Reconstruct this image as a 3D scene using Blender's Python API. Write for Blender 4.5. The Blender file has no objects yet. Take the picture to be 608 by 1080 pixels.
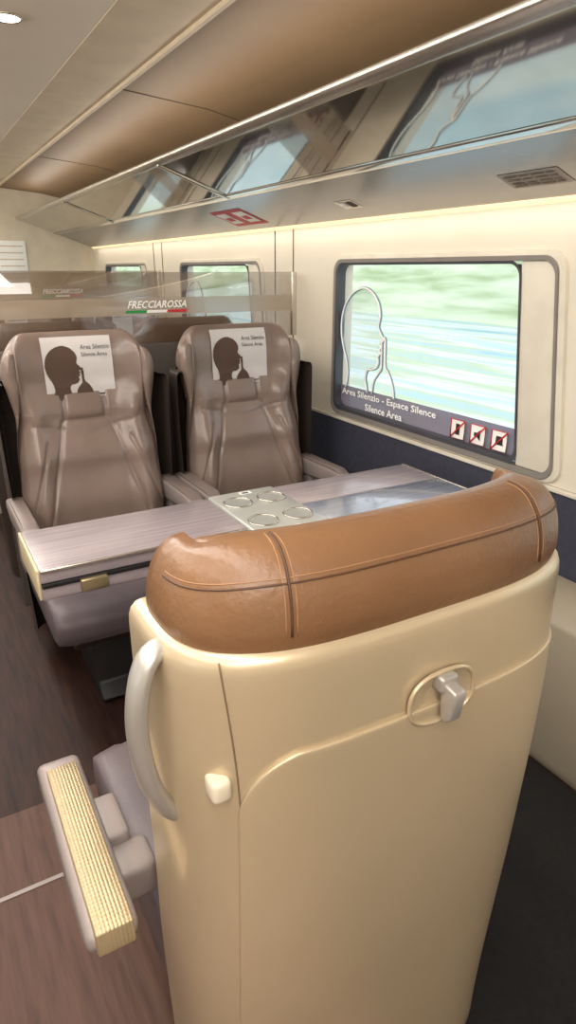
import bpy, math, random
from mathutils import Vector, Matrix
random.seed(4)
C = bpy.context.scene.collection
sc = bpy.context.scene
try:
    sc.view_settings.view_transform = 'Standard'
    sc.view_settings.look = 'None'
except Exception: pass
pi = math.pi

def lin(c):
    return tuple(((v/255)/12.92 if v/255 <= .04045 else ((v/255+.055)/1.055)**2.4) for v in c)+(1,)

# ---------------------------------------------------------------- materials
def mat(name, rgb, rough=.5, metal=0, rgb2=None, scale=8, stretch=(1,1,1), bump=0, bscale=60, emis=None, es=0, coat=0, ramp=(.35,.65), spec=None):
    m = bpy.data.materials.new(name); m.use_nodes = True
    nt = m.node_tree; b = nt.nodes['Principled BSDF']
    b.inputs['Base Color'].default_value = lin(rgb)
    b.inputs['Roughness'].default_value = rough
    b.inputs['Metallic'].default_value = metal
    if coat: b.inputs['Coat Weight'].default_value = coat; b.inputs['Coat Roughness'].default_value = .08
    if spec is not None: b.inputs['Specular IOR Level'].default_value = spec
    tc = nt.nodes.new('ShaderNodeTexCoord')
    mp = nt.nodes.new('ShaderNodeMapping'); mp.inputs['Scale'].default_value = stretch
    nt.links.new(tc.outputs['Object'], mp.inputs['Vector'])
    n = nt.nodes.new('ShaderNodeTexNoise'); n.inputs['Scale'].default_value = scale; n.inputs['Detail'].default_value = 5
    nt.links.new(mp.outputs[0], n.inputs['Vector'])
    r = nt.nodes.new('ShaderNodeValToRGB')
    r.color_ramp.elements[0].position = ramp[0]; r.color_ramp.elements[1].position = ramp[1]
    r.color_ramp.elements[0].color = lin(rgb)
    if rgb2 is None: rgb2 = tuple(min(255, v*1.05) for v in rgb)
    r.color_ramp.elements[1].color = lin(rgb2)
    nt.links.new(n.outputs['Fac'], r.inputs['Fac'])
    nt.links.new(r.outputs['Color'], b.inputs['Base Color'])
    if bump:
        n2 = nt.nodes.new('ShaderNodeTexNoise'); n2.inputs['Scale'].default_value = bscale; n2.inputs['Detail'].default_value = 4
        nt.links.new(mp.outputs[0], n2.inputs['Vector'])
        bp = nt.nodes.new('ShaderNodeBump'); bp.inputs['Strength'].default_value = bump; bp.inputs['Distance'].default_value = .003
        nt.links.new(n2.outputs['Fac'], bp.inputs['Height']); nt.links.new(bp.outputs[0], b.inputs['Normal'])
    if emis:
        b.inputs['Emission Color'].default_value = lin(emis); b.inputs['Emission Strength'].default_value = es
    return m

def glassmat(name, tint, alpha, refl=.08, rough=.02):
    m = bpy.data.materials.new(name); m.use_nodes = True
    nt = m.node_tree; nt.nodes.clear()
    o = nt.nodes.new('ShaderNodeOutputMaterial')
    tr = nt.nodes.new('ShaderNodeBsdfTransparent'); gl = nt.nodes.new('ShaderNodeBsdfGlossy'); df = nt.nodes.new('ShaderNodeBsdfDiffuse')
    gl.inputs['Roughness'].default_value = rough
    df.inputs['Color'].default_value = lin(tint)
    a = nt.nodes.new('ShaderNodeMixShader'); a.inputs[0].default_value = alpha
    nt.links.new(tr.outputs[0], a.inputs[1]); nt.links.new(df.outputs[0], a.inputs[2])
    b = nt.nodes.new('ShaderNodeMixShader'); b.inputs[0].default_value = refl
    nt.links.new(a.outputs[0], b.inputs[1]); nt.links.new(gl.outputs[0], b.inputs[2])
    nt.links.new(b.outputs[0], o.inputs[0])
    return m

M = {}
M['leather'] = mat('leather_taupe', (118,101,92), .28, 0, (133,115,105), 5, bump=.22, bscale=90, coat=.12)
M['leather_back'] = mat('leather_dark_brown', (64,52,46), .32, 0, (76,63,56), 5, bump=.22, bscale=90)
M['leather_or'] = mat('leather_tan', (116,83,57), .32, 0, (130,95,66), 4, bump=.35, bscale=110)
M['leather_cush'] = mat('leather_cushion', (96,87,92), .42, 0, (110,99,102), 5, bump=.25, bscale=90)
M['piping'] = mat('leather_piping', (80,53,36), .5)
M['stitch'] = mat('stitching', (156,116,82), .6)
M['shell'] = mat('shell_champagne_paint', (197,178,147), .32, .35, (203,184,153), 3, bump=.05, bscale=300, coat=.35)
M['shell_dk'] = mat('shell_dark_taupe', (56,47,42), .45, .1)
M['shell_dark'] = mat('shell_seam', (118,98,74), .6)
M['silver'] = mat('silver_paint', (178,173,166), .32, .5, (186,181,174), 4)
M['chrome'] = mat('chrome', (208,206,202), .15, 1.0)
M['chrome_r'] = mat('brushed_aluminium', (204,198,188), .26, .9, (212,206,196), 20, (1,.05,1))
M['cream_plastic'] = mat('cream_plastic', (214,202,180), .4)
M['arm'] = mat('armrest_grey', (142,131,127), .42, .1)
M['arm_pad'] = mat('armrest_pad_leather', (120,107,102), .4, bump=.2)
M['dark'] = mat('dark_plastic', (28,26,27), .5)
M['wall'] = mat('wall_cream_laminate', (218,209,191), .45, 0, (224,215,198), 2)
M['wall_blue'] = mat('wall_bluegrey_fabric', (50,52,66), .7, 0, (58,60,74), 40, bump=.2, bscale=200)
M['heater'] = mat('heater_casing_grey_beige', (150,140,122), .5, 0, (156,146,128), 3)
M['frame'] = mat('window_frame_cream', (210,203,187), .4)
M['gasket'] = mat('window_gasket', (128,122,116), .4)
M['bead'] = mat('window_glazing_bead', (66,66,72), .4)
M['ceil'] = mat('ceiling_ivory', (230,217,200), .5, 0, (236,223,207), 1.5)
M['ceil2'] = mat('ceiling_side_ivory', (208,191,166), .5)
M['brown'] = mat('ceiling_bronze_panel', (130,104,75), .5, .1, (140,113,82), 2)
M['trimdark'] = mat('joint_dark', (100,86,68), .6)
M['white'] = mat('print_white', (244,242,238), .5)
M['whiteglow'] = mat('decal_white', (250,250,248), .5)
M['lightgrey'] = mat('cover_cloth_white', (196,191,189), .8, bump=.2, bscale=300)
M['covertaupe'] = mat('cover_print_taupe', (78,58,48), .8)
M['black'] = mat('print_black', (40,34,34), .6)
M['red'] = mat('print_red', (196,40,44), .5)
M['green'] = mat('print_green', (30,140,70), .5)
M['gold'] = mat('gold_ribbed_metal', (168,150,118), .34, .45)
M['brass'] = mat('brass_latch', (190,174,134), .3, .8)
M['laminate'] = mat('table_laminate_mauve', (148,137,142), .26, 0, (174,162,164), 26, (.12,6,1), coat=.5, ramp=(.3,.7))
M['laminate_b'] = mat('table_laminate_sheen', (140,147,162), .18, .1, (162,169,184), 26, (.12,6,1), coat=.9, ramp=(.3,.7))  # paler, bluer laminate: the window's reflection is put into the colour
M['tablemetal'] = mat('table_console_metal', (192,193,187), .32, .3, (199,200,194), 6)
M['recess'] = mat('cup_recess', (176,177,172), .28, .3)
M['edge'] = mat('table_edge_cream', (206,190,156), .4)
M['emit'] = mat('lamp_diffuser', (255,240,215), .5, emis=(255,242,220), es=5)
M['glow'] = mat('cove_light', (255,226,180), .5, emis=(255,226,184), es=.8)
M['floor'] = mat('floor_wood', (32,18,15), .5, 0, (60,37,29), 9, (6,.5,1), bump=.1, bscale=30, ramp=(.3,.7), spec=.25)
M['floor_lit'] = mat('floor_wood_lit', (74,50,40), .5, 0, (98,70,58), 9, (6,.5,1), bump=.1, bscale=30, ramp=(.3,.7), spec=.3)  # lit copy of the floor wood, ceiling light put into the colour
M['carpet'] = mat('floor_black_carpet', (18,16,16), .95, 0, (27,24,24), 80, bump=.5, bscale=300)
M['endwall'] = mat('end_wall_panel', (208,197,175), .5)
M['glass'] = glassmat('window_glass', (225,235,240), .03, .04)
M['decalglass'] = glassmat('frosted_band', (128,120,138), .93, .05, .15)
M['partglass'] = glassmat('partition_glass_bronze', (118,94,72), .30, .12, .03)
M['partband'] = glassmat('partition_frosted_band', (178,160,140), .62, .08, .1)
M['silfill'] = glassmat('silhouette_film', (205,222,228), .30, .02, .2)
M['mirror'] = mat('rack_glass_reflective', (184,179,170), .05, .95)
M['under'] = mat('rack_underside_grey', (152,152,154), .26, .65, (162,161,162), 3, (1,.1,1))
M['outl'] = mat('silhouette_edge_line', (120,140,150), .6)

def perf():
    m = mat('perforated_black', (30,27,27), .5)
    nt = m.node_tree; b = nt.nodes['Principled BSDF']
    tc = nt.nodes.new('ShaderNodeTexCoord'); v = nt.nodes.new('ShaderNodeTexVoronoi')
    v.inputs['Scale'].default_value = 55; v.inputs['Randomness'].default_value = 0
    nt.links.new(tc.outputs['Object'], v.inputs['Vector'])
    r = nt.nodes.new('ShaderNodeValToRGB'); r.color_ramp.elements[0].position=.28; r.color_ramp.elements[1].position=.36
    r.color_ramp.elements[0].color = lin((12,10,10)); r.color_ramp.elements[1].color = lin((82,74,70))
    nt.links.new(v.outputs['Distance'], r.inputs['Fac']); nt.links.new(r.outputs['Color'], b.inputs['Base Color'])
    return m
M['perf'] = perf()
def ribbed():
    m = M['gold']; nt = m.node_tree; b = nt.nodes['Principled BSDF']
    tc = nt.nodes.new('ShaderNodeTexCoord'); v = nt.nodes.new('ShaderNodeTexVoronoi')
    mp = nt.nodes.new('ShaderNodeMapping'); mp.inputs['Scale'].default_value=(1,.8,0)
    v.inputs['Scale'].default_value = 190; v.inputs['Randomness'].default_value = 0
    nt.links.new(tc.outputs['Object'], mp.inputs[0]); nt.links.new(mp.outputs[0], v.inputs['Vector'])
    bp = nt.nodes.new('ShaderNodeBump'); bp.inputs['Strength'].default_value=.7; bp.inputs['Distance'].default_value=.0015; bp.invert=True
    nt.links.new(v.outputs['Distance'], bp.inputs['Height']); nt.links.new(bp.outputs[0], b.inputs['Normal'])
ribbed()

# ---------------------------------------------------------------- helpers
def link(o):
    C.objects.link(o); return o
def thing(name, loc=(0,0,0), label=None, category=None, group=None, kind=None):
    e = bpy.data.objects.new(name, None); e.location = loc; e.empty_display_size = .1
    link(e)
    if label: e['label'] = label
    if category: e['category'] = category
    if group: e['group'] = group
    if kind: e['kind'] = kind
    return e
def mk(name, verts, faces, m, parent=None, smooth=True, base=None, label=None, mats=None, fm=None):
    if base is not None:
        verts = [(v[0]-base[0], v[1]-base[1], v[2]-base[2]) for v in verts]
    me = bpy.data.meshes.new(name); me.from_pydata([tuple(v) for v in verts], [], faces); 
    for mm in (mats or [m]): me.materials.append(mm)
    me.validate(); me.update()
    import bmesh
    bm = bmesh.new(); bm.from_mesh(me); bmesh.ops.recalc_face_normals(bm, faces=bm.faces); bm.to_mesh(me); bm.free()
    if fm:
        for p, i in zip(me.polygons, fm): p.material_index = i
    if smooth:
        for p in me.polygons: p.use_smooth = True
    o = bpy.data.objects.new(name, me); link(o)
    if parent: o.parent = parent
    if label: o['label'] = label
    return o
def setk(o, label=None, category=None, kind=None, group=None):
    if label: o['label']=label
    if category: o['category']=category
    if kind: o['kind']=kind
    if group: o['group']=group
    return o
def bevel(o, w=.005, seg=3):
    b = o.modifiers.new('bevel','BEVEL'); b.width = w; b.segments = seg; b.limit_method='ANGLE'; b.angle_limit = math.radians(35)
    return o
def box(name, lo, hi, m, parent=None, bev=.005, base=None, label=None, seg=3):
    x0,y0,z0 = lo; x1,y1,z1 = hi
    v = [(x0,y0,z0),(x1,y0,z0),(x1,y1,z0),(x0,y1,z0),(x0,y0,z1),(x1,y0,z1),(x1,y1,z1),(x0,y1,z1)]
    f = [(0,3,2,1),(4,5,6,7),(0,1,5,4),(1,2,6,5),(2,3,7,6),(3,0,4,7)]
    o = mk(name, v, f, m, parent, bev>0, base, label)
    if bev: bevel(o, bev, seg)
    return o
def prism(name, pts, y0, y1, m, parent=None, base=None, bev=0, label=None, axis='y'):
    n=len(pts)
    if axis=='y': v=[(p[0],y0,p[1]) for p in pts]+[(p[0],y1,p[1]) for p in pts]
    elif axis=='z': v=[(p[0],p[1],y0) for p in pts]+[(p[0],p[1],y1) for p in pts]
    else: v=[(y0,p[0],p[1]) for p in pts]+[(y1,p[0],p[1]) for p in pts]
    f=[tuple(range(n)), tuple(range(2*n-1,n-1,-1))]+[(i,(i+1)%n,n+(i+1)%n,n+i) for i in range(n)]
    o=mk(name,v,f,m,parent,bev>0,base,label)
    if bev: bevel(o,bev)
    return o
def smooth_path(pts, sub=6):
    pts=[Vector(p) for p in pts]; out=[]
    for i in range(len(pts)-1):
        p0=pts[max(i-1,0)];p1=pts[i];p2=pts[i+1];p3=pts[min(i+2,len(pts)-1)]
        for j in range(sub):
            t=j/sub
            out.append(.5*((2*p1)+(p2-p0)*t+(2*p0-5*p1+4*p2-p3)*t*t+(3*p1-p0-3*p2+p3)*t**3))
    out.append(pts[-1]); return out
def tube(name, pts, r, m, parent=None, seg=10, base=None, closed=False, flat=1.0, up=None, label=None):
    pts=[Vector(p) for p in pts]; n=len(pts); V=[];F=[]
    pn=None
    for i,p in enumerate(pts):
        if closed: t=(pts[(i+1)%n]-pts[i-1]).normalized()
        else: t=(pts[min(i+1,n-1)]-pts[max(i-1,0)]).normalized()
        if up: a=Vector(up)
        elif pn is not None: a=pn
        else: a=Vector((0,0,1)) if abs(t.z)<.9 else Vector((1,0,0))
        nn=(a-t*a.dot(t)).normalized(); pn=nn; bb=t.cross(nn)
        rr = r[i] if isinstance(r,(list,tuple)) else r
        for k in range(seg):
            an=2*pi*k/seg
            V.append(p+nn*math.cos(an)*rr+bb*math.sin(an)*rr*flat)
    for i in range(n if closed else n-1):
        j=(i+1)%n
        for k in range(seg):
            F.append((i*seg+k,i*seg+(k+1)%seg,j*seg+(k+1)%seg,j*seg+k))
    if not closed:
        F.append(tuple(range(seg))); F.append(tuple((n-1)*seg+k for k in range(seg)))
    return mk(name,V,F,m,parent,True,base,label)
def rrect(y0,y1,z0,z1,r,seg=8):
    pts=[]
    for cx,cz,a0 in ((y1-r,z1-r,0),(y0+r,z1-r,90),(y0+r,z0+r,180),(y1-r,z0+r,270)):
        for i in range(seg+1):
            a=math.radians(a0+90*i/seg); pts.append((cx+r*math.cos(a),cz+r*math.sin(a)))
    return pts
def ringmesh(name, loops, m, parent=None, base=None, cap=False, label=None, smooth=False):
    n=len(loops[0]); V=[p for l in loops for p in l]; F=[]
    for i in range(len(loops)-1):
        for k in range(n):
            F.append((i*n+k,i*n+(k+1)%n,(i+1)*n+(k+1)%n,(i+1)*n+k))
    if cap: F.append(tuple(range(n))); F.append(tuple((len(loops)-1)*n+k for k in range(n)))
    return mk(name,V,F,m,parent,smooth,base,label)
def textgeo(body, shear=0, res=2, bold=0):
    cu=bpy.data.curves.new('t','FONT'); cu.body=body; cu.size=1; cu.shear=shear; cu.resolution_u=res; cu.fill_mode='FRONT'; cu.offset=bold
    o=bpy.data.objects.new('t',cu); link(o)
    bpy.context.view_layer.update()
    dg=bpy.context.evaluated_depsgraph_get()
    me=bpy.data.meshes.new_from_object(o.evaluated_get(dg))
    V=[v.co.copy() for v in me.vertices]; F=[tuple(p.vertices) for p in me.polygons]
    bpy.data.objects.remove(o); bpy.data.meshes.remove(me); bpy.data.curves.remove(cu)
    x0=min(v.x for v in V);x1=max(v.x for v in V);y0=min(v.y for v in V);y1=max(v.y for v in V)
    return [((v.x-x0)/(x1-x0),(v.y-y0)/(y1-y0)) for v in V],F,(x1-x0)/(y1-y0)
def text(name, body, org, xd, yd, width, height, m, parent=None, base=None, shear=0, fmap=None, bold=0):
    V,F,a=textgeo(body,shear,bold=bold)
    if height is None: height=width/a
    if width is None: width=height*a
    if fmap: vv=[fmap(org[0]+x*width,org[1]+y*height) for x,y in V]
    else:
        o=Vector(org);xd=Vector(xd);yd=Vector(yd)
        vv=[o+xd*(x*width)+yd*(y*height) for x,y in V]
    return mk(name,vv,F,m,parent,False,base)

HEAD=[(.04,0),(.07,.14),(.04,.28),(-.03,.42),(-.07,.56),(-.06,.72),(.01,.86),(.14,.96),(.30,1.0),(.44,.96),(.54,.87),(.58,.76),(.56,.67),(.575,.62),(.645,.54),(.635,.515),(.59,.495),(.615,.46),(.59,.435),(.61,.405),(.575,.37),(.585,.32),(.56,.265),(.49,.235),(.41,.22),(.38,.13),(.42,.0)]
HAND=[(.50,0),(.52,.12),(.60,.22),(.635,.28),(.625,.52),(.645,.55),(.675,.53),(.69,.30),(.74,.24),(.80,.16),(.84,.06),(.85,0)]
def inside(x,y,P):
    c=False; j=len(P)-1
    for i in range(len(P)):
        if (P[i][1]>y)!=(P[j][1]>y) and x<(P[j][0]-P[i][0])*(y-P[i][1])/(P[j][1]-P[i][1])+P[i][0]: c=not c
        j=i
    return c

# ---------------------------------------------------------------- camera
cam=bpy.data.cameras.new('camera'); co=bpy.data.objects.new('camera',cam); link(co)
cam.sensor_fit='VERTICAL'; cam.sensor_height=24; cam.lens=680/1080*24; cam.clip_start=.02; cam.clip_end=300
co.location=(0,0,1.46); co.rotation_euler=(math.radians(90-20.7),0,math.radians(-29.7))
sc.camera=co

# ---------------------------------------------------------------- shell of the carriage
XW=1.65; YA=-2.2; YE=6.6; WZ0,WZ1=.855,1.485
wins=[(-.52,.61),(1.33,2.46),(3.18,4.31),(5.03,6.16)]
SLANT=.085
def wall(name,x,thick,side):
    V=[];F=[];fm=[]
    def q(p,mi):
        for xx in (x,x+thick):
            i=len(V); V.extend([(xx,a,b) for a,b in p]); F.append((i,i+1,i+2,i+3)); fm.append(mi)
    def r(y0,y1,z0,z1,mi): q([(y0,z0),(y1,z0),(y1,z1),(y0,z1)],mi)
    r(YA,YE,0,.83,1); r(YA,YE,.83,WZ0,0); r(YA,YE,WZ1,2.25,0)
    prev=YA
    for a,b in wins:
        q([(prev,WZ0),(a-SLANT,WZ0),(a,WZ1),(prev,WZ1)],0); prev=b
    r(prev,YE,WZ0,WZ1,0)
    for a,b in wins:
        for (p,s) in (((a-SLANT,WZ0),(a,WZ1)),((b,WZ0),(b,WZ1)),((a-SLANT,WZ0),(b,WZ0)),((a,WZ1),(b,WZ1))):
            i=len(V); V.extend([(x,p[0],p[1]),(x,s[0],s[1]),(x+thick,s[0],s[1]),(x+thick,p[0],p[1])]); F.append((i,i+1,i+2,i+3)); fm.append(0)
    me=bpy.data.meshes.new(name); me.from_pydata(V,[],F); me.materials.append(M['wall']); me.materials.append(M['wall_blue'])
    for p,i in zip(me.polygons,fm): p.material_index=i
    o=bpy.data.objects.new(name,me); link(o); o['kind']='structure'; o['label']='cream laminate carriage side wall with blue-grey lower band'
wall('wall_right',XW,.08,1); wall('wall_left',-XW,-.08,-1)
setk(box('wall_back',(-XW,YA-.06,0),(XW,YA,2.25),M['endwall'],bev=0),'cream end wall of the carriage',None,'structure')
setk(box('wall_front',(-XW,YE,0),(XW,YE+.06,2.25),M['endwall'],bev=0),'beige end wall of the carriage',None,'structure')
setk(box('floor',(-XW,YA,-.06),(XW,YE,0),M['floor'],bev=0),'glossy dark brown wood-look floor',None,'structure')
setk(box('ceiling',(-XW,YA,2.13),(XW,YE,2.2),M['ceil'],bev=0),'ivory ceiling panels',None,'structure')
for sgn,n in ((1,1),(-1,2)):
    pr=[(.64,2.128),(.88,2.118),(.88,2.13),(.64,2.13)]
    setk(prism('trim_%d'%n,[(sgn*a,b) for a,b in pr],YA,YE,M['ceil2']),'pale side ceiling strip',None,'structure')
    pr=[(.88,2.112),(1.25,2.08),(XW,2.0),(XW,2.13),(.88,2.13)]
    setk(prism('trim_%d'%(n+2),[(sgn*a,b) for a,b in pr],YA,YE,M['brown']),'bronze-brown ceiling panel above the luggage rack',None,'structure')
    pr=[(.870,2.106),(.885,2.106),(.885,2.13),(.870,2.13)]
    setk(prism('trim_%d'%(n+4),[(sgn*a,b) for a,b in pr],YA,YE,M['ceil2']),'ceiling joint strip',None,'structure')
tn=7
for y in (1.0,2.86,4.7):
    pr=[(.885,2.109),(1.25,2.077),(XW,1.997),(XW,2.0),(1.25,2.082),(.885,2.114)]
    setk(prism('trim_%d'%tn,pr,y-.003,y+.003,M['trimdark']),'thin dark joint between bronze ceiling panels',None,'structure'); tn+=1
for y in (2.84,3.02,4.68,4.86):
    setk(box('trim_%d'%tn,(XW-.003,y-.003,.83),(XW+.001,y+.003,1.66),M['trimdark'],bev=0),'thin vertical joint in the wall panelling',None,'structure'); tn+=1
setk(box('trim_%d'%tn,(XW-.012,YA,.815),(XW,YE,.83),M['frame'],bev=.003),'cream strip capping the blue-grey wall band',None,'structure'); tn+=1
setk(prism('baseboard_right',[(1.65,0),(1.49,0),(1.47,.05),(1.50,.48),(1.56,.54),(1.65,.56)],YA,YE,M['heater'],bev=.01),'grey-beige heater casing along the wall',None,'structure')
setk(prism('baseboard_left',[(-1.65,0),(-1.52,0),(-1.50,.05),(-1.50,.50),(-1.54,.56),(-1.65,.58)],YA,YE,M['heater'],bev=.01),'grey-beige heater casing along the wall',None,'structure')
setk(box('trim_%d'%tn,(-1.45,YA,0),(.60,1.62,.003),M['floor_lit'],bev=0),'lit stretch of wood-look floor, brightness painted into its lighter brown',None,'structure'); tn+=1
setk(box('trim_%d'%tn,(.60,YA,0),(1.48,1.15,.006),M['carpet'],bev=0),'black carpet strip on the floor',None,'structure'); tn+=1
setk(box('trim_%d'%tn,(-.5,1.34,.002),(.12,1.352,.0055),M['arm'],bev=0),'thin metal joint strip across the floor',None,'structure'); tn+=1

# windows
def window(n,x,s,a,b,decal=False):
    e=thing('window_%d'%n,(x,(a+b)/2,(WZ0+WZ1)/2),'carriage window with rounded dark gasket and cream surround',None,None,'structure')
    B=(x,(a+b)/2,(WZ0+WZ1)/2)
    def sl(y,z):
        return y-SLANT*(WZ1-z)/(WZ1-WZ0)*min(1,max(0,(b-y)/(b-a)))
    def L(y0,y1,z0,z1,r,xx): return [(xx,sl(p[0],p[1]),p[1]) for p in rrect(y0,y1,z0,z1,r)]
    i=-s
    ringmesh('frame',[L(a-.035,b+.028,WZ0-.02,WZ1+.028,.06,x+i*.000),L(a-.032,b+.026,WZ0-.018,WZ1+.026,.058,x+i*.010),L(a-.012,b+.012,WZ0-.012,WZ1+.012,.05,x+i*.012),L(a,b,WZ0,WZ1,.045,x+i*.004)],M['frame'],e,B)
    ringmesh('gasket',[L(a-.008,b+.012,WZ0-.016,WZ1+.012,.052,x+i*.011),L(a-.006,b+.010,WZ0-.012,WZ1+.010,.05,x+i*.015),L(a+.002,b-.004,WZ0+.006,WZ1-.003,.045,x+i*.014),L(a+.003,b-.005,WZ0+.008,WZ1-.004,.045,x-i*.03)],M['gasket'],e,B)
    g0=[(a,WZ0+.006),(a+.13,WZ0+.006),(a+.13,WZ1-.004),(a,WZ1-.004)]
    prism('blind_guide',[(sl(*p),p[1]) for p in g0],min(x-i*.02,x+i*.010),max(x-i*.02,x+i*.010),M['frame'],e,B,.006,None,'x')
    ringmesh('glazing_bead',[L(a+.125,b-.002,WZ0+.004,WZ1-.002,.045,x+i*.013),L(a+.135,b-.016,WZ0+.022,WZ1-.012,.038,x+i*.011),L(a+.135,b-.016,WZ0+.022,WZ1-.012,.038,x-i*.03)],M['bead'],e,B)
    v=[(x-i*.025,a-SLANT,WZ0),(x-i*.025,b,WZ0),(x-i*.025,b,WZ1),(x-i*.025,a,WZ1)]
    mk('glass',v,[(0,1,2,3)],M['glass'],e,False,B)
    if decal:
        xg=x+i*(-.022)
        bl=[(a+.13,WZ0+.01),(b-.01,WZ0+.01),(b-.01,.968),(a+.13,.968)]
        mk('silence_band',[(xg,sl(*p),p[1]) for p in bl],[(0,1,2,3)],M['decalglass'],e,False,B)
        xt=x+i*(-.010)
        text('lettering','Area Silenzio - Espace Silence',(xt,b-.045,.925),(0,-1,0),(0,0,1),.62,.036,M['whiteglow'],e,B,bold=.02)
        text('lettering','Silence Area',(xt,b-.22,.884),(0,-1,0),(0,0,1),.25,.031,M['whiteglow'],e,B,bold=.02)
        for k in range(3):
            yc=b-.785-k*.098; z=.918; h=.034
            def R(y0,y1,z0,z1,xx): return [(xx,y0,z0),(xx,y1,z0),(xx,y1,z1),(xx,y0,z1)]
            pi_=thing('pictogram',(0,0,0)); pi_.parent=e
            mk('pictogram_plate',R(yc-h,yc+h,z-h,z+h,xt),[(0,1,2,3)],M['white'],pi_,False,B)
            g=[[(-.010,-.020),(.010,-.020),(.010,.020),(-.010,.020)],[(-.018,-.007),(-.004,-.007),(.012,-.02),(.012,.02),(-.004,.007),(-.018,.007)],[(-.02,-.014),(.02,-.014),(.016,-.008),(.014,.016),(-.014,.016),(-.016,-.008)]][k]
            mk('pictogram_glyph',[(xt+i*.001,yc-p[0],z+p[1]) for p in g],[tuple(range(len(g)))],M['black'],pi_,False,B)
            tube('red_frame',[(xt+i*.0015,yc-h,z-h),(xt+i*.0015,yc+h,z-h),(xt+i*.0015,yc+h,z+h),(xt+i*.0015,yc-h,z+h)],.0022,M['red'],pi_,6,B,True)
            tube('red_slash',[(xt+i*.003,yc+h,z-h),(xt+i*.003,yc-h,z+h)],.0028,M['red'],pi_,6,B)
        S=.42; oy=b-.055; oz=.965
        f=lambda p,xx:(xx,oy-p[0]*S,oz+p[1]*S)
        sh=smooth_path([f(p,xt) for p in HEAD],3); shd=smooth_path([f(p,xt) for p in HAND],3)
        mk('silhouette_film',[(xg+.001,p[1],p[2]) for p in sh],[tuple(range(len(sh)))],M['silfill'],e,False,B)
        for pth in (sh,shd):
            tube('silhouette_outline',pth,.0042,M['whiteglow'],e,6,B)
            tube('silhouette_edge',[(p.x+.003*s,p.y,p.z) for p in pth],.0060,M['outl'],e,6,B)  # grey-blue edge line behind the white outline
n=1
for k,(a,b) in enumerate(wins):
    window(n,XW,1,a,b,decal=(k in (1,2))); n+=1
for a,b in wins:
    window(n,-XW,-1,a,b); n+=1

# ---------------------------------------------------------------- luggage racks
SL=(1.865-1.64)/(XW-1.0)
def rz(x): return 1.64+(XW-x)*SL
def rack(sgn,labels):
    B=(sgn*1.3,2.2,1.75)
    e=thing('luggage_rack',B,'long overhead luggage rack with grey underside, mirror-like panel and chrome rails','luggage rack',None)
    y0,y1=YA+.02,YE-.02
    P=lambda l:[(sgn*a,b) for a,b in l]
    prism('underside_panel',P([(XW-.002,1.64),(1.335,rz(1.335)),(1.335,rz(1.335)+.02),(XW-.002,1.68)]),y0,y1,M['under'],e,B)
    prism('glass_shelf',P([(1.31,rz(1.31)),(1.02,rz(1.02)),(1.02,rz(1.02)+.012),(1.31,rz(1.31)+.012)]),y0,y1,M['mirror'],e,B)
    prism('rail',P([(1.340,rz(1.340)-.004),(1.305,rz(1.305)-.006),(1.300,rz(1.30)+.02),(1.340,rz(1.340)+.03)]),y0,y1,M['chrome'],e,B,bev=.003)
    prism('front_lip',P([(1.022,rz(1.022)-.005),(1.003,rz(1.0)-.005),(.994,rz(1.0)+.004),(.994,rz(1.0)+.016),(1.004,rz(1.0)+.020),(1.022,rz(1.022)+.012)]),y0,y1,M['chrome_r'],e,B,bev=.003)
    prism('cove_light',P([(XW-.002,1.632),(1.632,1.642),(1.632,1.648),(XW-.002,1.65)]),y0,y1,M['glow'],e,B)
    for y in (-.85,2.86,4.7):
        prism('bracket',P([(1.33,rz(1.33)-.008),(1.01,rz(1.01)-.008),(1.01,rz(1.01)+.015),(1.33,rz(1.33)+.015)]),y-.012,y+.012,M['chrome'],e,B,bev=.003)
    if labels:
        nrm=Vector((SL,0,1)).normalized()*-.0015
        def pt(x,y,d=1): return (x+nrm.x*d,y,rz(x)+nrm.z*d)
        def sticker(name,xc,yc,w,h,m):
            return mk(name,[pt(xc-h,yc-w),pt(xc-h,yc+w),pt(xc+h,yc+w),pt(xc+h,yc-w)],[(0,1,2,3)],m,e,False,B)
        sticker('sticker',1.52,1.34,.10,.040,M['arm'])
        fm=lambda u,v:pt(1.52-.045+v,1.34+.10-u,2)
        for r_ in (.018,.036,.054,.068):
            for cidx,(u0,u1) in enumerate(((.015,.06),(.066,.10),(.106,.15),(.155,.18))):
                mk('sticker_mark',[fm(u0,r_),fm(u1,r_),fm(u1,r_+.007),fm(u0,r_+.007)],[(0,1,2,3)],M['trimdark'],e,False,B)
        sticker('sticker',1.52,2.21,.055,.03,M['chrome_r'])
        for (yy,mm) in ((2.235,M['white']),(2.185,M['black'])):
            mk('sticker_mark',[pt(1.50,yy-.018,2),pt(1.50,yy+.018,2),pt(1.54,yy+.018,2),pt(1.54,yy-.018,2)],[(0,1,2,3)],mm,e,False,B)
        sticker('sticker',1.50,3.12,.17,.08,M['red'])  # reflection of a red label in the underside, laid on as flat colour
        for yy in (3.03,3.21):
            mk('sticker_mark',[pt(1.445,yy-.055,2),pt(1.445,yy+.055,2),pt(1.55,yy+.055,2),pt(1.55,yy-.055,2)],[(0,1,2,3)],M['white'],e,False,B)
            mk('sticker_mark',[pt(1.485,yy-.035,3),pt(1.485,yy+.035,3),pt(1.52,yy+.035,3),pt(1.52,yy-.035,3)],[(0,1,2,3)],M['red'],e,False,B)
rack(1,True); rack(-1,False)

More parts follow.
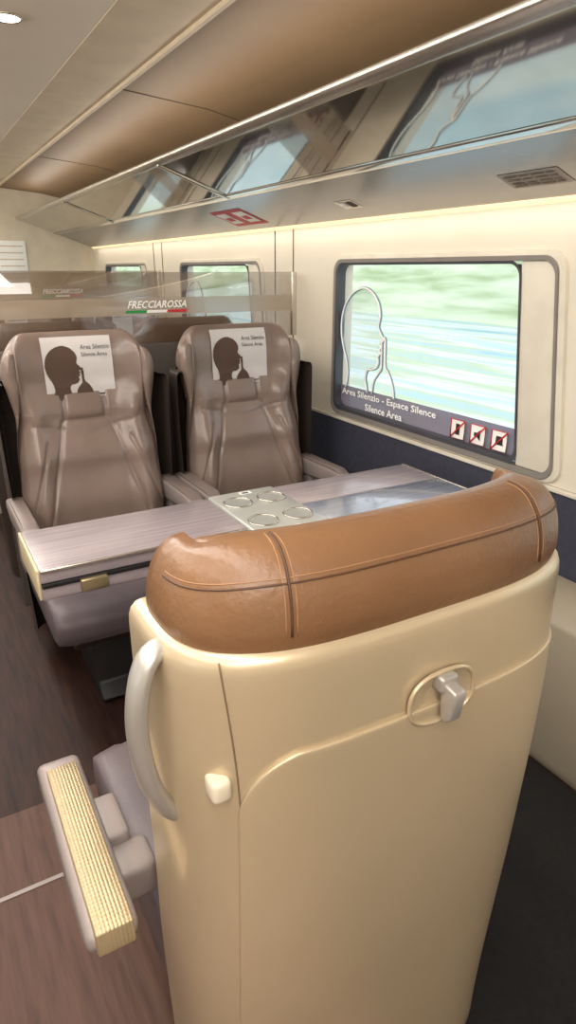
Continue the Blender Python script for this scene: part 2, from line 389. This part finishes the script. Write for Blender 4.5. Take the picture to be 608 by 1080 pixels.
for y in (.5,2.32,4.15,6.0):
    e=thing('ceiling_downlight',(.40,y,2.13),'small round recessed ceiling downlight','ceiling light','ceiling downlights')
    tube('lamp_ring',[(.040*math.cos(a*pi/16),.040*math.sin(a*pi/16),-.002) for a in range(32)],.004,M['chrome_r'],e,8,closed=True)
    mk('lamp_diffuser',[(.037*math.cos(a*pi/16),.037*math.sin(a*pi/16),-.004) for a in range(32)],[tuple(range(32))],M['emit'],e,False)

# ---------------------------------------------------------------- seats
NS=3.5; DB=.17
N=70
SS=[]
for i in range(2*N+1):
    t=(i-N)/N; SS.append(math.copysign(1-(1-abs(t))**2.2,t) if t else 0.0)
def sup(s,n=NS):
    s=min(abs(s),1); return 1-(1-s**n)**(1/n)
def interp(z,tab):
    if z<=tab[0][0]: return tab[0][1]
    for (a,va),(b,vb) in zip(tab,tab[1:]):
        if z<=b:
            t=(z-a)/(b-a); t=t*t*(3-2*t); return va+(vb-va)*t
    return tab[-1][1]
G={'HC':.14,'HW':.262,'DR':.42}
ZC=1.10
def hw(z): return interp(z,[(.42,.25),(.62,.266),(.80,.258),(.95,.247),(1.08,G['HW']),(1.25,G['HW'])])
def yfront(x,z):
    s=min(1,abs(x)/hw(z))
    y=interp(z,[(.42,.25),(.60,.235),(.78,.20),(.95,.145),(1.08,.118),(1.25,.120)])
    head=interp(z,[(.9,0),(1.08,1)])
    y+=head*.062*s**3.2
    y+=(1-head)*(.034*math.exp(-((s-.74)/.17)**2)-.012*s**2)
    y-=.03*max(0,(s-.9)/.1)**2*(1-.5*head)
    if z<.93:
        xs=.085+(.93-z)*.28
        y-=.010*math.exp(-((abs(x)-xs)/.007)**2)
        y-=.008*math.exp(-((abs(x)-xs-.045-(.93-z)*.06)/.007)**2)*(1 if z<.86 else 0)
    d=max(abs(x)-.075,abs(z-.985)-.055)
    y-=.012*math.exp(-(d/.007)**2)*(1 if z<1.05 else .0)
    y-=.006*math.exp(-((z-.875-.25*abs(x))/.008)**2)*(1 if abs(x)<.2 else 0)
    return y
def drop(s): return 1-G['DR']*max(0,(abs(s)-.62)/.38)**2.5
def KZ(phi,s=0): return 1-max(0,math.cos(phi))**.75, ZC+G['HC']*drop(s)*math.sin(phi)**.9
YQ=-.018
def ring(z,phi=None,bulge=0,yb0=.012):
    w=hw(z); pts_b=[];pts_f=[]
    head=interp(z,[(.9,0),(1.08,1)])
    for s in SS:
        k,zz=(0,z) if phi is None else KZ(phi,s)
        x=w*s; yb=yb0+(DB-yb0)*sup(s)-bulge; yf=max(yfront(x,z),yb+.004)
        xf=x*(1-.15*head*abs(s)**4)
        mid=(yb+yf)/2; mx=(x+xf)/2
        xx=mx+(x+math.copysign(bulge,x)*(abs(s)**3)-mx)*(1-k)
        xxf=mx+(xf-mx)*(1-k)
        q=1-.07*k*abs(s)**4; yq=YQ*k*abs(s)**6
        pts_b.append((xx*q,mid+yq+(yb-mid)*(1-k),zz)); pts_f.append((xxf*q,mid+yq+(yf-mid)*(1-k),zz))
    return pts_b+pts_f[::-1]
def hb(x,phi):
    w=hw(ZC); s=x/w; k,zz=KZ(phi,s); bu=.008*math.cos(phi)
    yb=.012+(DB-.012)*sup(s)-bu; yf=max(yfront(x,ZC),yb+.004); xf=x*(1-.15*abs(s)**4); mid=(yb+yf)/2; mx=(x+xf)/2
    xx=mx+(x+math.copysign(bu,x)*abs(s)**3-mx)*(1-k); q=1-.07*k*abs(s)**4; yq=YQ*k*abs(s)**6
    return Vector((xx*q,mid+yq+(yb-mid)*(1-k),zz))
def headring_rows():
    rows=[ring(.965+.0065*i,yb0=.03) for i in range(14)]
    rows+=[ring(z,None,.008*(z-1.06)/.04) for z in (1.07,1.085)]
    for i in range(19):
        phi=pi/2*i/18; rows.append(ring(ZC,phi,.008*math.cos(phi)))
    return rows
def shellxy(x,z):
    w=interp(z,[(.08,.288),(.6,.302),(.95,.308),(1.1,.308)])
    tilt=interp(z,[(.08,.03),(.9,0),(1.1,0)])
    s=min(1,abs(x)/w)
    return tilt+.17*sup(s),w
def backpatch(name,x0f,x1,zs,off,m,parent,nx=40,thick=.006):
    V=[];F=[]
    for z in zs:
        a=x0f(z)
        for i in range(nx+1):
            x=a+(x1-a)*i/nx
            y,w=shellxy(x,z); 
            V.append((x,y-off,z))
    for r in range(len(zs)-1):
        for i in range(nx):
            k=r*(nx+1)+i; F.append((k,k+1,k+nx+2,k+nx+1))
    o=mk(name,V,F,m,parent)
    so=o.modifiers.new('s','SOLIDIFY'); so.thickness=thick; so.offset=0
    b=o.modifiers.new('b','BEVEL'); b.width=.002; b.segments=2; b.limit_method='ANGLE'; b.angle_limit=1.0
    return o

def build_seat(near):
    e=thing('train_seat',(0,0,0))
    G['HC']=.094 if near else .145; G['HW']=.288 if near else .264; G['DR']=.14 if near else .42
    L=M['leather_or'] if near else M['leather']
    SH=M['shell'] if near else M['shell_dk']
    zs=[.08+i*(1.06-.08)/36 for i in range(37)]
    rows=[]
    for z in zs:
        y0,w=shellxy(0,z); r=[]
        for s in SS:
            yy,_=shellxy(w*s,z); r.append((w*s,yy,z))
        fy=r[0][1]+.012; r=[(r[0][0],fy+.02,z)]+r+[(r[-1][0],fy+.02,z)]
        rows.append(r)
    for dz,ins in ((.010,.001),(.018,.004),(.024,.010),(.026,.018),(.026,.03)):
        z=1.06; _,w=shellxy(0,z); r=[]
        for s in SS:
            yy,_=shellxy(w*s,z); r.append(((w-ins)*s,yy+ins*(1-abs(s)**6),z+dz))
        r=[(r[0][0],r[0][1]+.032,z+dz)]+r+[(r[-1][0],r[-1][1]+.032,z+dz)]
        rows.append(r)
    n=len(rows[0]); V=[p for r in rows for p in r]; F=[]
    for i in range(len(rows)-1):
        for k in range(n-1): F.append((i*n+k,i*n+k+1,(i+1)*n+k+1,(i+1)*n+k))
    mk('back_shell',V,F,SH,e,label='champagne-beige moulded back shell' if near else 'dark taupe moulded back shell')
    zz=[.10+i*.02 for i in range(38)]+[.865+i*.0075 for i in range(13)]
    XL=-.250
    def xl(z):
        r=.085; 
        if z<.957-r: return XL
        d=(z-(.957-r))/r; return XL+r*(1-math.sqrt(max(0,1-min(d,1)**2)))
    backpatch('back_panel',xl,.285,zz,.002,SH,e)
    if near:
        sp=[]
        for i in range(15):
            z=1.080-i*.0165; x=-.262+.016*math.sin(i/14*1.5); y,_=shellxy(x,z); sp.append((x,y-.0002,z))
        tube('shell_seam',sp,.0012,M['shell_dark'],e,6)
        hx,hz=.016,.966
        y0=shellxy(hx,hz)[0]
        hk=thing('coat_hook',(hx,y0,hz)); hk.parent=e
        oval=[(.052*math.copysign(abs(math.cos(a*pi/20))**.8,math.cos(a*pi/20)),-.006,.036*math.copysign(abs(math.sin(a*pi/20))**.8,math.sin(a*pi/20))) for a in range(40)]
        tube('hook_bezel',oval,.0030,SH,hk,8,closed=True)
        ringmesh('hook_recess',[[(p[0],-.0045,p[2]) for p in oval],[(p[0]*.2,.002,p[2]*.2) for p in oval]],SH,hk,cap=False,smooth=True)
        box('hook_mount',(-.014,-.018,.012),(.014,.002,.034),M['silver'],hk,.005)
        prism('hook_arm',[(-.002,.028),(-.034,.022),(-.036,.012),(-.030,-.022),(-.020,-.030),(-.012,-.024),(-.010,.008),(-.002,.012)],-.009,.011,M['silver'],hk,bev=.004,axis='x',label='silver flip-down coat hook')
        kx=-.268; ky,_=shellxy(kx,.92)
        box('recline_button',(kx-.012,ky-.016,.905),(kx+.012,ky+.014,.935),M['cream_plastic'],e,.007)
        s=-1
        hp=smooth_path([(s*.290,.115,1.070),(s*.317,.105,1.062),(s*.333,.10,1.02),(s*.336,.10,.965),(s*.327,.10,.90),(s*.307,.105,.850),(s*.285,.115,.828)],5)
        tube('grab_handle',hp,.0115,M['silver'],e,12,flat=1.35,label='silver curved grab handle')
    rows=headring_rows(); ringmesh('headrest',rows,L,e,smooth=True,label='padded leather headrest with stitched seams')
    rows=[ring(.42+i*.0086,yb0=.06) for i in range(65)]
    ringmesh('backrest',rows,M['leather'],e,smooth=True,cap=True)
    up=Vector((0,-.0004,.0004))
    for x in (-.185,.185):
        pts=[hb(x,pi/2*i/16)+up for i in range(17)]
        tube('leather_seam',pts,.0018,M['piping'],e,6)
        if near:
            for dx in (-.006,.006):
                tube('leather_seam',[hb(x+dx,pi/2*i/16)+up*.6 for i in range(17)],.0008,M['stitch'],e,5)
    pts=[hb(hw(ZC)*SS[i],.62)+up for i in range(5,2*N-4)]
    tube('leather_seam',pts,.0013,M['piping'],e,6)
    if near: tube('leather_seam',[hb(hw(ZC)*SS[i],.70)+up*.6 for i in range(5,2*N-4)],.0007,M['stitch'],e,5)
    # cushion
    prof=[(.20,.36),(.19,.42),(.21,.47),(.30,.485),(.5,.475),(.66,.468),(.72,.455),(.755,.425),(.76,.39),(.745,.355),(.70,.335),(.4,.33),(.24,.335)]
    pr=smooth_path([(0,a,b) for a,b in prof]+[(0,.20,.36)],4)[:-1]
    loops=[]
    for xx,k in ((-.290,.82),(-.285,.9),(-.268,.97),(-.235,1),(-.218,.985),(-.2,1),(-.1,1),(0,1),(.1,1),(.2,1),(.218,.985),(.235,1),(.268,.97),(.285,.9),(.290,.82)):
        loops.append([(xx,.47+(p.y-.47)*(k if k>.9 else k+.06),.405+(p.z-.405)*k) for p in pr])
    ringmesh('seat_cushion',loops,M['leather_cush'],e,cap=True,smooth=True)
    prism('seat_pan',[(.22,.30),(.70,.30),(.73,.345),(.2,.345)],-.235,.235,M['shell_dk'],e,bev=.008,axis='x')
    prism('seat_base',[(.30,0),(.60,0),(.62,.02),(.56,.06),(.54,.305),(.26,.305),(.28,.02)],-.15,.15,M['dark'],e,bev=.01,axis='x')
    for s in (-1,1):
        ax=s*.290; zt=.665
        if near and s==-1: ax=-.382; zt=.638
        ar=thing('armrest',(ax,0,0)); ar.parent=e
        if near and s==-1:
            pa=[(.150,zt-.03),(.155,zt-.004),(.19,zt),(.47,zt+.002),(.51,zt+.004),(.533,zt-.014),(.525,zt-.05),(.47,zt-.062),(.20,zt-.06)]
            prism('armrest_casing',pa,-.036,.036,M['arm'],ar,bev=.012,axis='x',label='rounded grey armrest casing')
            prism('armrest_grip',[(.143,zt-.03),(.151,zt+.002),(.170,zt+.006),(.47,zt+.007),(.495,zt+.003),(.48,zt-.01),(.18,zt-.012)],-.024,.028,M['gold'],ar,bev=.003,axis='x',label='ribbed beige-gold armrest top')
            box('armrest_strut',(.02,.27,zt-.12),(.10,.34,zt-.05),M['arm'],ar,.014)
            box('armrest_controls',(.028,.33,zt-.085),(.075,.43,zt-.03),M['arm'],ar,.010)
        else:
            pa=[(.10,zt-.045),(.12,zt-.005),(.16,zt),(.44,zt+.004),(.50,zt-.002),(.525,zt-.02),(.515,zt-.042),(.46,zt-.058),(.20,zt-.075)]
            prism('armrest_casing',pa,-.030,.030,M['arm'],ar,bev=.012,axis='x',label='rounded grey armrest casing')
            prism('armrest_pad',[(.15,zt-.002),(.44,zt),(.50,zt-.004),(.46,zt+.012),(.17,zt+.010)],-.024,.024,M['arm_pad'],ar,bev=.004,axis='x')
            box('armrest_strut',(-.012,.12,.40),(.012,.24,zt-.06),M['arm'],ar,.005)
    def yfs(u,v):
        if v<=ZC: return yfront(u,max(v,1.052)) if v>.98 else yfront(u,1.052)
        sp=min(1,(v-ZC)/G['HC'])**(1/.9); ph=math.asin(sp); k,_=KZ(ph); w=hw(ZC); s=u/w
        yb=.012+(DB-.012)*sup(s)-.008*math.cos(ph); yf=yfront(u,ZC); mid=(yb+yf)/2
        return mid+(yf-mid)*(1-k)
    fr=lambda u,v,o=.005:(-u, yfs(u,v)+o, v)
    if near: return e
    cov=thing('headrest_cover',(0,0,0)); cov.parent=e
    def patch(name,u0,u1,v0,v1,o,m,nx=24,nz=24,test=None):
        V=[];F=[]
        for j in range(nz+1):
            for i in range(nx+1): V.append(fr(u0+(u1-u0)*i/nx,v0+(v1-v0)*j/nz,o))
        for j in range(nz):
            for i in range(nx):
                if test and not test(u0+(u1-u0)*(i+.5)/nx,v0+(v1-v0)*(j+.5)/nz): continue
                k=j*(nx+1)+i; F.append((k,k+1,k+nx+2,k+nx+1))
        return mk(name,V,F,m,cov)
    patch('cover_cloth',-.125,.125,1.005,1.228,.005,M['lightgrey'])
    S=.180
    P1=[(-.108+p.x*S,1.018+p.y*S) for p in smooth_path([(a,b,0) for a,b in HEAD],4)]
    P2=[(-.108+p.x*S,1.018+p.y*S) for p in smooth_path([(a,b,0) for a,b in HAND],4)]
    patch('cover_print',-.125,.050,1.005,1.205,.0065,M['covertaupe'],100,110,lambda u,v: v<1.021 or inside(u,v,P1) or inside(u,v,P2))
    patch('cover_print_band',.050,.125,1.005,1.021,.0065,M['covertaupe'],20,6)
    fm=lambda u,v:fr(u,v,.0075)
    text('cover_lettering','Area Silenzio',(.012,1.182),None,None,.105,.017,M['black'],cov,None,0,fm)
    text('cover_lettering','Silence Area',(.012,1.157),None,None,.095,.015,M['black'],cov,None,0,fm)
    text('cover_lettering','Frecciarossa',(.045,1.008),None,None,.065,.010,M['white'],cov,None,.3,lambda u,v:fr(u,v,.0085))
    return e

def clone(src):
    def rec(o,par):
        c=o.copy(); C.objects.link(c)
        if par: c.parent=par
        for ch in list(o.children): rec(ch,c)
        return c
    return rec(src,None)
near=build_seat(True); near.location=(.480,.49,0)
setk(near,'champagne-shelled train seat with tan leather headrest, back turned, beside the aisle','seat')
far=build_seat(False)
spots=[(.525,2.60,1,'taupe leather train seat with silence-area headrest cover, beside the aisle'),
 (1.180,2.60,1,'taupe leather train seat with silence-area headrest cover, by the window'),
 (.525,2.95,0,'dark brown train seat facing away behind the bronze glass partition'),(1.180,2.95,0,'dark brown train seat facing away behind the bronze glass partition'),
 (.525,4.50,1,'distant taupe leather train seat facing the aisle bay'),(1.180,4.50,1,'distant taupe leather train seat facing the aisle bay'),
 (.525,4.84,0,'distant dark brown train seat facing away'),(1.180,4.84,0,'distant dark brown train seat facing away')]
for i,(x,y,r,l) in enumerate(spots):
    o=far if i==0 else clone(far)
    o.location=(x,y,0); o.rotation_euler=(0,0,pi if r else 0)
    setk(o,l,'seat',None,'leather train seats')
    if not r:
        for ch in o.children:
            if ch.type=='MESH' and ch.name.split('.')[0] in ('headrest','backrest'):
                ch.material_slots[0].link='OBJECT'; ch.material_slots[0].material=M['leather_back']
near['group']='leather train seats'

for k,y in enumerate((2.775,4.67)):
    e=thing('seat_divider',(.9,y,0),'black perforated divider panel between back-to-back seats','divider','seat dividers')
    box('perforated_panel',(-.66,-.012,.06),(.66,.012,1.158),M['perf'],e,.008)
    box('divider_foot',(-.62,-.03,0),(.64,.03,.06),M['dark'],e,.006)
    g=thing('glass_partition',(.9,y,1.16),'bronze glass partition with frosted band and train logo lettering','partition','glass partitions')
    box('glass_panel',(-.72,-.004,.0),(.715,.004,.285),M['partglass'],g,.002)
    mk('frosted_band',[(-.715,-.006,.115),(.71,-.006,.115),(.71,-.006,.185),(-.715,-.006,.185)],[(0,1,2,3)],M['partband'],g,False)
    text('logo_lettering','FRECCIAROSSA',(-.09,-.008,.143),(1,0,0),(0,0,1),.26,.030,M['white'],g,None,.35,bold=.02)
    for j,mm in enumerate((M['green'],M['white'],M['red'])):
        mk('logo_stripe',[(-.10+j*.09,-.008,.124),(-.01+j*.09,-.008,.124),(-.01+j*.09+.004,-.008,.135),(-.10+j*.09+.004,-.008,.135)],[(0,1,2,3)],mm,g,False)
    box('partition_clamp',(.70,-.010,.0),(.725,.010,.285),M['chrome_r'],g,.003)

# ---------------------------------------------------------------- table
B=(.88,1.66,0)
T=thing('folding_table',B,'mauve laminate folding table with metal console and four cup recesses','table')
box('console',(.762,1.445,.700),(1.000,1.872,.757),M['tablemetal'],T,.008,B,'brushed metal centre console')
for x in (.822,.942):
    for y in (1.765,1.590):
        cup=thing('cup_recess',(x-B[0],y-B[1],.757)); cup.parent=T
        ringmesh('recess_dish',[[(.043*math.cos(a*pi/20),.043*math.sin(a*pi/20),.001) for a in range(40)],[(.036*math.cos(a*pi/20),.036*math.sin(a*pi/20),.0004) for a in range(40)],[(.001*math.cos(a*pi/20),.001*math.sin(a*pi/20),.0004) for a in range(40)]],M['recess'],cup,smooth=True)
        tube('recess_rim',[(.045*math.cos(a*pi/20),.045*math.sin(a*pi/20),.002) for a in range(40)],.003,M['chrome_r'],cup,8,closed=True)
for x,y in ((.885,1.842),(.885,1.50)):
    mk('console_label',[(x-.022,y-.014,.758),(x+.022,y-.014,.758),(x+.022,y+.014,.758),(x-.022,y+.014,.758)],[(0,1,2,3)],M['white'],T,False,B)
    mk('console_label_mark',[(x-.012,y-.006,.7585),(x+.012,y-.006,.7585),(x+.012,y+.006,.7585),(x-.012,y+.006,.7585)],[(0,1,2,3)],M['black'],T,False,B)
box('table_leaf',(.18,1.575,.712),(.758,1.865,.752),M['laminate'],T,.004,B,'folded mauve wood-grain leaf')
box('table_leaf',(.18,1.575,.665),(.758,1.865,.703),M['laminate'],T,.004,B)
box('leaf_core',(.182,1.580,.668),(.756,1.860,.750),M['dark'],T,.002,B)
box('leaf_edge',(.172,1.573,.668),(.181,1.867,.753),M['edge'],T,.004,B,'cream end edge')
box('leaf_edge',(.182,1.568,.742),(.758,1.576,.752),M['chrome_r'],T,.002,B)
box('leaf_edge',(.182,1.569,.700),(.758,1.577,.712),M['dark'],T,.001,B)
box('leaf_latch',(.275,1.558,.672),(.345,1.580,.708),M['brass'],T,.004,B,'brass-coloured latch')
box('table_leaf',(1.004,1.672,.722),(1.575,1.865,.752),M['laminate'],T,.004,B)
box('table_leaf',(1.004,1.475,.722),(1.575,1.667,.752),M['laminate_b'],T,.004,B,'glossy half of the leaf with window reflection in its pale colour')
box('leaf_edge',(1.004,1.467,.724),(1.575,1.476,.753),M['chrome_r'],T,.002,B)
box('leaf_hinge',(1.03,1.462,.725),(1.09,1.482,.757),M['silver'],T,.004,B)
box('leaf_hinge',(1.50,1.462,.725),(1.55,1.482,.757),M['silver'],T,.004,B)
box('leaf_edge',(1.573,1.470,.724),(1.585,1.868,.753),M['chrome_r'],T,.002,B)
box('table_pedestal',(.80,1.60,.0),(.96,1.74,.70),M['dark'],T,.02,B)
box('pedestal_foot',(.80,1.54,.004),(.96,1.80,.025),M['dark'],T,.01,B)

nb=thing('notice_board',(.95,YE,1.55),'pale notice panel with printed lines on the end wall','sign')
box('notice_panel',(-.16,-.012,-.16),(.10,.002,.14),M['white'],nb,.004)
for j in range(4):
    box('notice_line',(-.13,-.014,.09-j*.055),(.07,-.012,.10-j*.055),M['ceil2'],nb,0)
box('door_1',(-.45,YE-.03,0),(.45,YE,2.0),M['chrome_r'],bev=.005)['kind']='structure'

# ---------------------------------------------------------------- outside
def ground():
    m=bpy.data.materials.new('trackside_ground'); m.use_nodes=True; nt=m.node_tree; b=nt.nodes['Principled BSDF']
    b.inputs['Roughness'].default_value=1; b.inputs['Specular IOR Level'].default_value=0
    tc=nt.nodes.new('ShaderNodeTexCoord'); mp=nt.nodes.new('ShaderNodeMapping'); mp.inputs['Scale'].default_value=(.75,.09,1)
    n=nt.nodes.new('ShaderNodeTexNoise'); n.inputs['Scale'].default_value=1.0; n.inputs['Detail'].default_value=6; n.inputs['Roughness'].default_value=.55
    r=nt.nodes.new('ShaderNodeValToRGB'); el=r.color_ramp.elements
    el[0].position=.28; el[0].color=lin((130,170,188)); el[1].position=.72; el[1].color=lin((228,236,230))
    for p,c in ((.38,(178,206,210)),(.46,(194,206,172)),(.53,(220,230,226)),(.61,(184,212,218))):
        x=el.new(p); x.color=lin(c)
    nt.links.new(tc.outputs['Object'],mp.inputs[0]); nt.links.new(mp.outputs[0],n.inputs['Vector']); nt.links.new(n.outputs['Fac'],r.inputs['Fac']); nt.links.new(r.outputs['Color'],b.inputs['Base Color'])
    return m
gm=ground()
g=mk('ground',[(-80,-80,-1.0),(80,-80,-1.0),(80,120,-1.0),(-80,120,-1.0)],[(0,1,2,3)],gm,None,False); setk(g,'pale trackside ground with gravel and grass streaks','ground',None)
g['kind']='structure'
hm=mat('hedge_foliage',(165,184,138),1,0,(218,229,200),.8,(1,.2,2),spec=0,ramp=(.35,.6))
V=[];F=[];nn=80
for i in range(nn+1):
    y=-30+i*1.6; h=1.2+random.random()*1.2
    V+=[(24,y,-1.0),(24.6+random.random(),y,h*.6),(26,y,h+.8),(28,y,-1)]
for i in range(nn):
    for k in range(3): F.append((i*4+k,i*4+k+1,i*4+k+5,i*4+k+4))
h=mk('hedge',V,F,hm); setk(h,'pale green trackside hedge seen through the windows','hedge',None)
h['kind']='stuff'

# ---------------------------------------------------------------- lights
w=bpy.data.worlds.new('world'); sc.world=w; w.use_nodes=True
bg=w.node_tree.nodes['Background']; bg.inputs[0].default_value=lin((236,244,252)); bg.inputs[1].default_value=1.8
def area(name,loc,rot,sx,sy,p,col):
    l=bpy.data.lights.new(name,'AREA'); l.shape='RECTANGLE'; l.size=sx; l.size_y=sy; l.energy=p; l.color=col
    o=bpy.data.objects.new(name,l); o.location=loc; o.rotation_euler=rot; link(o); return o
LC=(1,.955,.895)
area('ceiling_light_strip',(-.05,2.2,2.12),(0,0,0),.35,8.4,84,LC)
area('ceiling_light_strip',(-.75,2.2,2.10),(0,0,0),.25,8.4,42,LC)
area('rack_cove_lamp',(1.60,2.2,1.625),(0,math.radians(-12),0),.03,8.4,4,(1,.88,.72))
area('ceiling_fill',(1.12,2.2,1.90),(pi,0,0),.12,8.4,11,(1,.93,.83))  # unseen uplight, added to brighten the bronze ceiling panels
area('ceiling_fill',(-1.0,2.2,1.93),(0,math.radians(-125),0),.10,8.4,62,(1,.92,.81))  # unseen uplight, added to brighten the ivory ceiling
area('rear_fill',(-.3,-1.4,1.95),(math.radians(50),0,0),1.4,.5,16,LC)  # unseen fill behind the camera, added to light the near seat's back
for a,b in wins:
    o=area('window_portal',(XW+.12,(a+b)/2,(WZ0+WZ1)/2),(0,math.radians(90),0),WZ1-WZ0,b-a+.2,1,(1,1,1))
    try: o.data.cycles.is_portal=True
    except Exception: pass
